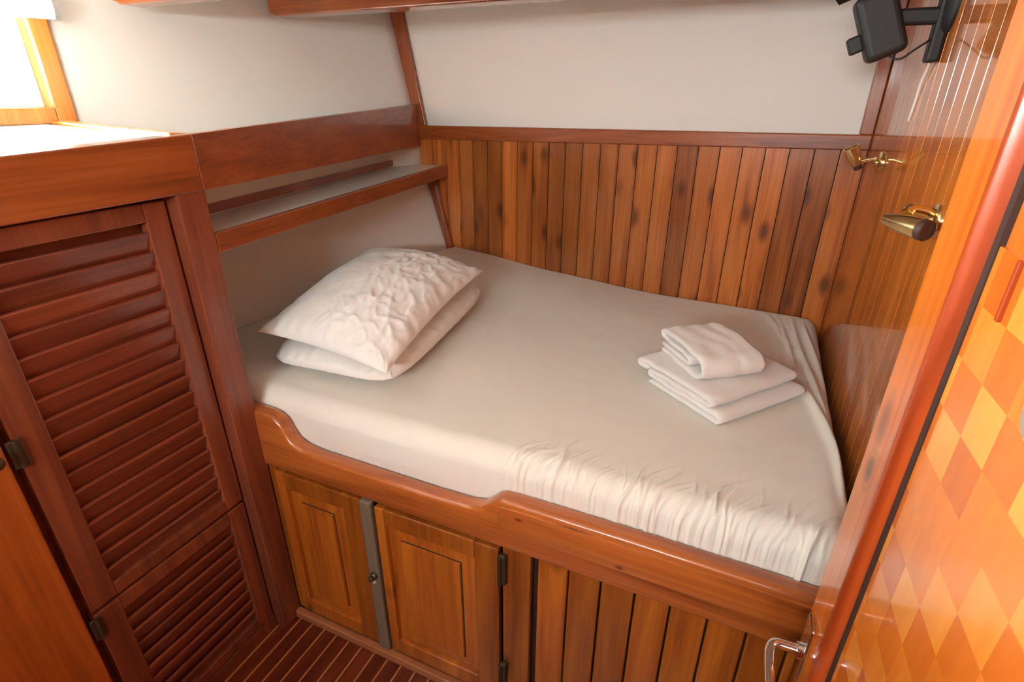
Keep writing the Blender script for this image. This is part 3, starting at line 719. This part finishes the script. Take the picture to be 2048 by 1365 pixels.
# ------------------------------------------------------------------ reading lamps on the right wall
def lamp(base, arm_pts, tail, axis, L_, r0, r1, arm_r, label):
    t = thing('wall_lamp', label, 'lamp', base, 'brass reading lamps')
    b = Vector(base)
    obj('wall_plate', MB().lathe(b, (-1, 0, 0), [(0, 0.030), (0.004, 0.030), (0.008, 0.026), (0.010, 0.012), (0.016, 0.010)]), M_brass, t, smooth=True)
    obj('arm', MB().tube(bezier(arm_pts, 8), arm_r, 12), M_brass, t, smooth=True)
    ax = Vector(axis).normalized(); tc = Vector(tail)
    prof = [(0.012, r0*0.9), (0.013, r0)] + [(0.013+(L_-0.013)*q, r0+(r1-r0)*q+0.0022*math.sin(math.pi*q)) for q in (0.2, 0.4, 0.6, 0.8, 1.0)] + [(L_, r1*0.85), (L_-0.02, r1*0.8)]
    hd = obj('lamp_head', MB().lathe(tc, ax, prof), M_brass, t, smooth=True)
    obj('end_cap', MB().lathe(tc, ax, [(0, r0*0.86), (0.002, r0*0.96), (0.014, r0*0.98)]), M_socket, hd, smooth=True, label='dark brown end cap')
    return t
lamp((XR, 1.215, 1.392), [(XR-0.012, 1.215, 1.402), (0.290, 1.212, 1.407), (0.266, 1.206, 1.411), (0.257, 1.198, 1.404)], (0.2845, 1.145, 1.385), (-0.62, 0.78, 0.04), 0.088, 0.0195, 0.010, 0.0105,
     'brass bullet reading lamp nearer the open door, its dark round end cap facing us')
lamp((XR, 1.90, 1.425), [(XR-0.012, 1.90, 1.432), (0.285, 1.90, 1.434), (0.262, 1.90, 1.428), (0.252, 1.90, 1.423)], (0.259, 1.90, 1.404), (-0.48, -0.1, 0.86), 0.068, 0.0115, 0.0205, 0.006,
     'brass reading lamp in the far corner by the back wall, tilted upwards')

# ------------------------------------------------------------------ cabin fan at the top right
F = thing('wall_fan', 'black cabin fan on a bracket high on the right wall', 'fan', (XR, 1.56, 1.74))
fy = 1.58
obj('mounting_plate', MB().lathe((XR, fy, 1.775), (-1, 0, 0), [(0, 0.060), (0.006, 0.060), (0.016, 0.050), (0.020, 0.02)]), M_black, F, smooth=True)
obj('bracket', MB().box(0.215, 0.298, fy-0.016, fy+0.016, 1.738, 1.770, 0.006).box(0.284, 0.309, fy-0.02, fy+0.02, 1.665, 1.80, 0.006), M_black, F)
ax = Vector((-0.50, -0.12, 0.62)).normalized()
Mh = Matrix.Translation((0.190, fy, 1.735)) @ Matrix.Rotation(math.radians(-24), 4, 'Y')
obj('motor_housing', MB().box(-0.042, 0.036, -0.036, 0.036, -0.062, 0.075, 0.014, 4, M=Mh).box(-0.068, -0.040, -0.018, 0.018, -0.030, 0.006, 0.005, 2, M=Mh), M_black, F)
hub = Mh @ Vector((0, 0, 0.075)); hx = (Mh.to_3x3() @ Vector((0, 0, 1))).normalized()
obj('hub', MB().lathe(hub, hx, [(0, 0.022), (0.012, 0.022), (0.028, 0.018), (0.034, 0.006)]), M_black, F, smooth=True)
uu = hx.orthogonal().normalized(); vv = hx.cross(uu)
for k in range(3):
    a = k*2*math.pi/3; d = uu*math.cos(a)+vv*math.sin(a); e = hx.cross(d); m = MB(); vs_ = []
    for q in range(7):
        r_ = 0.018+0.052*q/6; wd = 0.010+0.016*math.sin(math.pi*min(1, q/6*0.9+0.1)); c = hub+hx*0.016+d*r_
        vs_.append([m.bm.verts.new(c+e*wd+hx*0.006+hx*0.001), m.bm.verts.new(c-e*wd-hx*0.006+hx*0.001), m.bm.verts.new(c-e*wd-hx*0.006-hx*0.001), m.bm.verts.new(c+e*wd+hx*0.006-hx*0.001)])
    for A_, B_ in zip(vs_, vs_[1:]):
        for i in range(4): m.bm.faces.new((A_[i], A_[(i+1) % 4], B_[(i+1) % 4], B_[i]))
    m.bm.faces.new(vs_[0]); m.bm.faces.new(vs_[-1][::-1]); bmesh.ops.recalc_face_normals(m.bm, faces=m.bm.faces)
    obj('fan_blade', m, M_black, F)
obj('motor_cord', MB().tube(bezier([(0.212, fy-0.02, 1.680), (0.235, fy-0.025, 1.672), (0.262, fy-0.02, 1.692), (0.292, fy-0.005, 1.715)], 8), 0.0022, 8), M_black, F, smooth=True)
o = obj('power_cable', MB().tube(bezier([(0.300, 1.575, 1.70), (0.303, 1.590, 1.685), (0.304, 1.625, 1.652), (0.305, 1.650, 1.625), (0.3065, 1.662, 1.59), (0.307, 1.672, 1.56), (0.308, 1.683, 1.545)], 8), 0.0032, 8), M_cable, origin=(0.305, 1.65, 1.60), smooth=True)
o['label'] = 'thin white cable running down the right wall below the black fan'; o['category'] = 'cable'

# ------------------------------------------------------------------ open door at the right
DO = Vector((0.2, 0.66, 0.0)); DIR = Vector((0.034, -1, 0)).normalized()
door = struct_empty('door_1', DO)
door.rotation_euler = (0, 0, math.atan2(0.034, 1))        # local -y runs towards the hinges
def dobj(name, mb, mat, parent, smooth=False, **kw):
    o = obj(name, mb, mat, None, smooth, **kw); o.parent = parent; return o
DT = 1.93
# local frame: x = 0 is the face seen, +x into the leaf, y = +0.04 the free edge
YE = 0.092
m = MB().box(0, 0.036, -0.002, YE, 0.02, DT, 0.003); dobj('stile', m, W_door, door)
m = MB().box(0, 0.036, -0.80, -0.72, 0.02, DT, 0.003); dobj('hinge_stile', m, W_door, door)
m = MB().box(0, 0.036, -0.72, -0.002, 1.83, DT, 0.003).box(0, 0.036, -0.72, -0.002, 0.02, 0.14, 0.003); dobj('rail', m, W_door, door)
# rounded moulding round the panel
m = MB(); prof = [(-0.001, -0.003), (-0.006, -0.008), (-0.008, -0.015), (-0.006, -0.022), (0.001, -0.028), (0.010, -0.033), (0.010, -0.002)]
a = [m.bm.verts.new((x, y, 0.14)) for x, y in prof]; b = [m.bm.verts.new((x, y, 1.83)) for x, y in prof]
for i in range(len(prof)): m.bm.faces.new((a[i], a[(i+1) % len(prof)], b[(i+1) % len(prof)], b[i]))
m.bm.faces.new(a); m.bm.faces.new(b[::-1]); bmesh.ops.recalc_face_normals(m.bm, faces=m.bm.faces)
dobj('moulding', m, W_mould, door, smooth=True)
dobj('panel_ground', MB().box(0.012, 0.026, -0.722, -0.030, 0.135, 1.835), W_door, door)
dobj('moulding_shadow_strip', MB().box(0.0065, 0.012, -0.045, -0.033, 0.14, 1.83), M_gap, door)  # dark strip painting the shadow line beside the moulding
CH_Y = -0.111 - 0.0545*6; CH_Z = 1.422 - 0.0545*20
M_check = checker_mat()
dobj('chequered_panel', MB().box(0.008, 0.013, -0.70, -0.045, 0.17, 1.4765, 0.0006, 1), M_check, door)
dobj('panel_bead', MB().box(0.004, 0.013, -0.099, -0.094, 1.422, 1.4765, 0.001, 1), W_mould, door)
# lever handle on its plate
H = dobj('handle_plate', MB().box(-0.007, 0.0, 0.034, 0.074, 0.68, 0.858, 0.0035, 3), M_chrome, door, label='chrome handle plate')
zc = 0.800; yc = 0.046
dobj('lever', MB().tube([(-0.007, yc, zc), (-0.016, yc, zc)], 0.013, 20).tube(bezier([(-0.012, yc, zc), (-0.03, yc, zc), (-0.046, yc-0.002, zc+0.001), (-0.0535, yc-0.012, zc), (-0.056, yc-0.03, zc-0.001), (-0.056, yc-0.07, zc-0.003), (-0.055, yc-0.115, zc-0.004)], 8), 0.0080, 16), M_chrome, H, smooth=True)
dobj('round_fitting', MB().lathe((0.008, -0.226, 1.400), (-1, 0, 0), [(0, 0.030), (0.006, 0.030), (0.010, 0.026), (0.011, 0.005)]), M_grey, door, smooth=True)

# ------------------------------------------------------------------ roller blind above the window
RB = thing('roller_blind', 'white roller blind rolled up above the window at top left', 'blind', (xw(0.75)+0.05, 0.75, 1.80))
def wp(y, off, z): return (xw(y)+off, y, z)
obj('cassette', MB().tube([wp(0.08, 0.055, 1.822), wp(1.105, 0.055, 1.822)], 0.032, 24).hexa([wp(0.08, 0.017, 1.80), wp(0.08, 0.06, 1.80), wp(1.10, 0.06, 1.80), wp(1.10, 0.017, 1.80), wp(0.08, 0.017, 1.85), wp(0.08, 0.06, 1.85), wp(1.10, 0.06, 1.85), wp(1.10, 0.017, 1.85)]), M_gloss_white, RB, smooth=True)
obj('end_cap', MB().tube([wp(1.105, 0.055, 1.822), wp(1.118, 0.055, 1.822)], 0.034, 24), M_grey, RB, smooth=True)
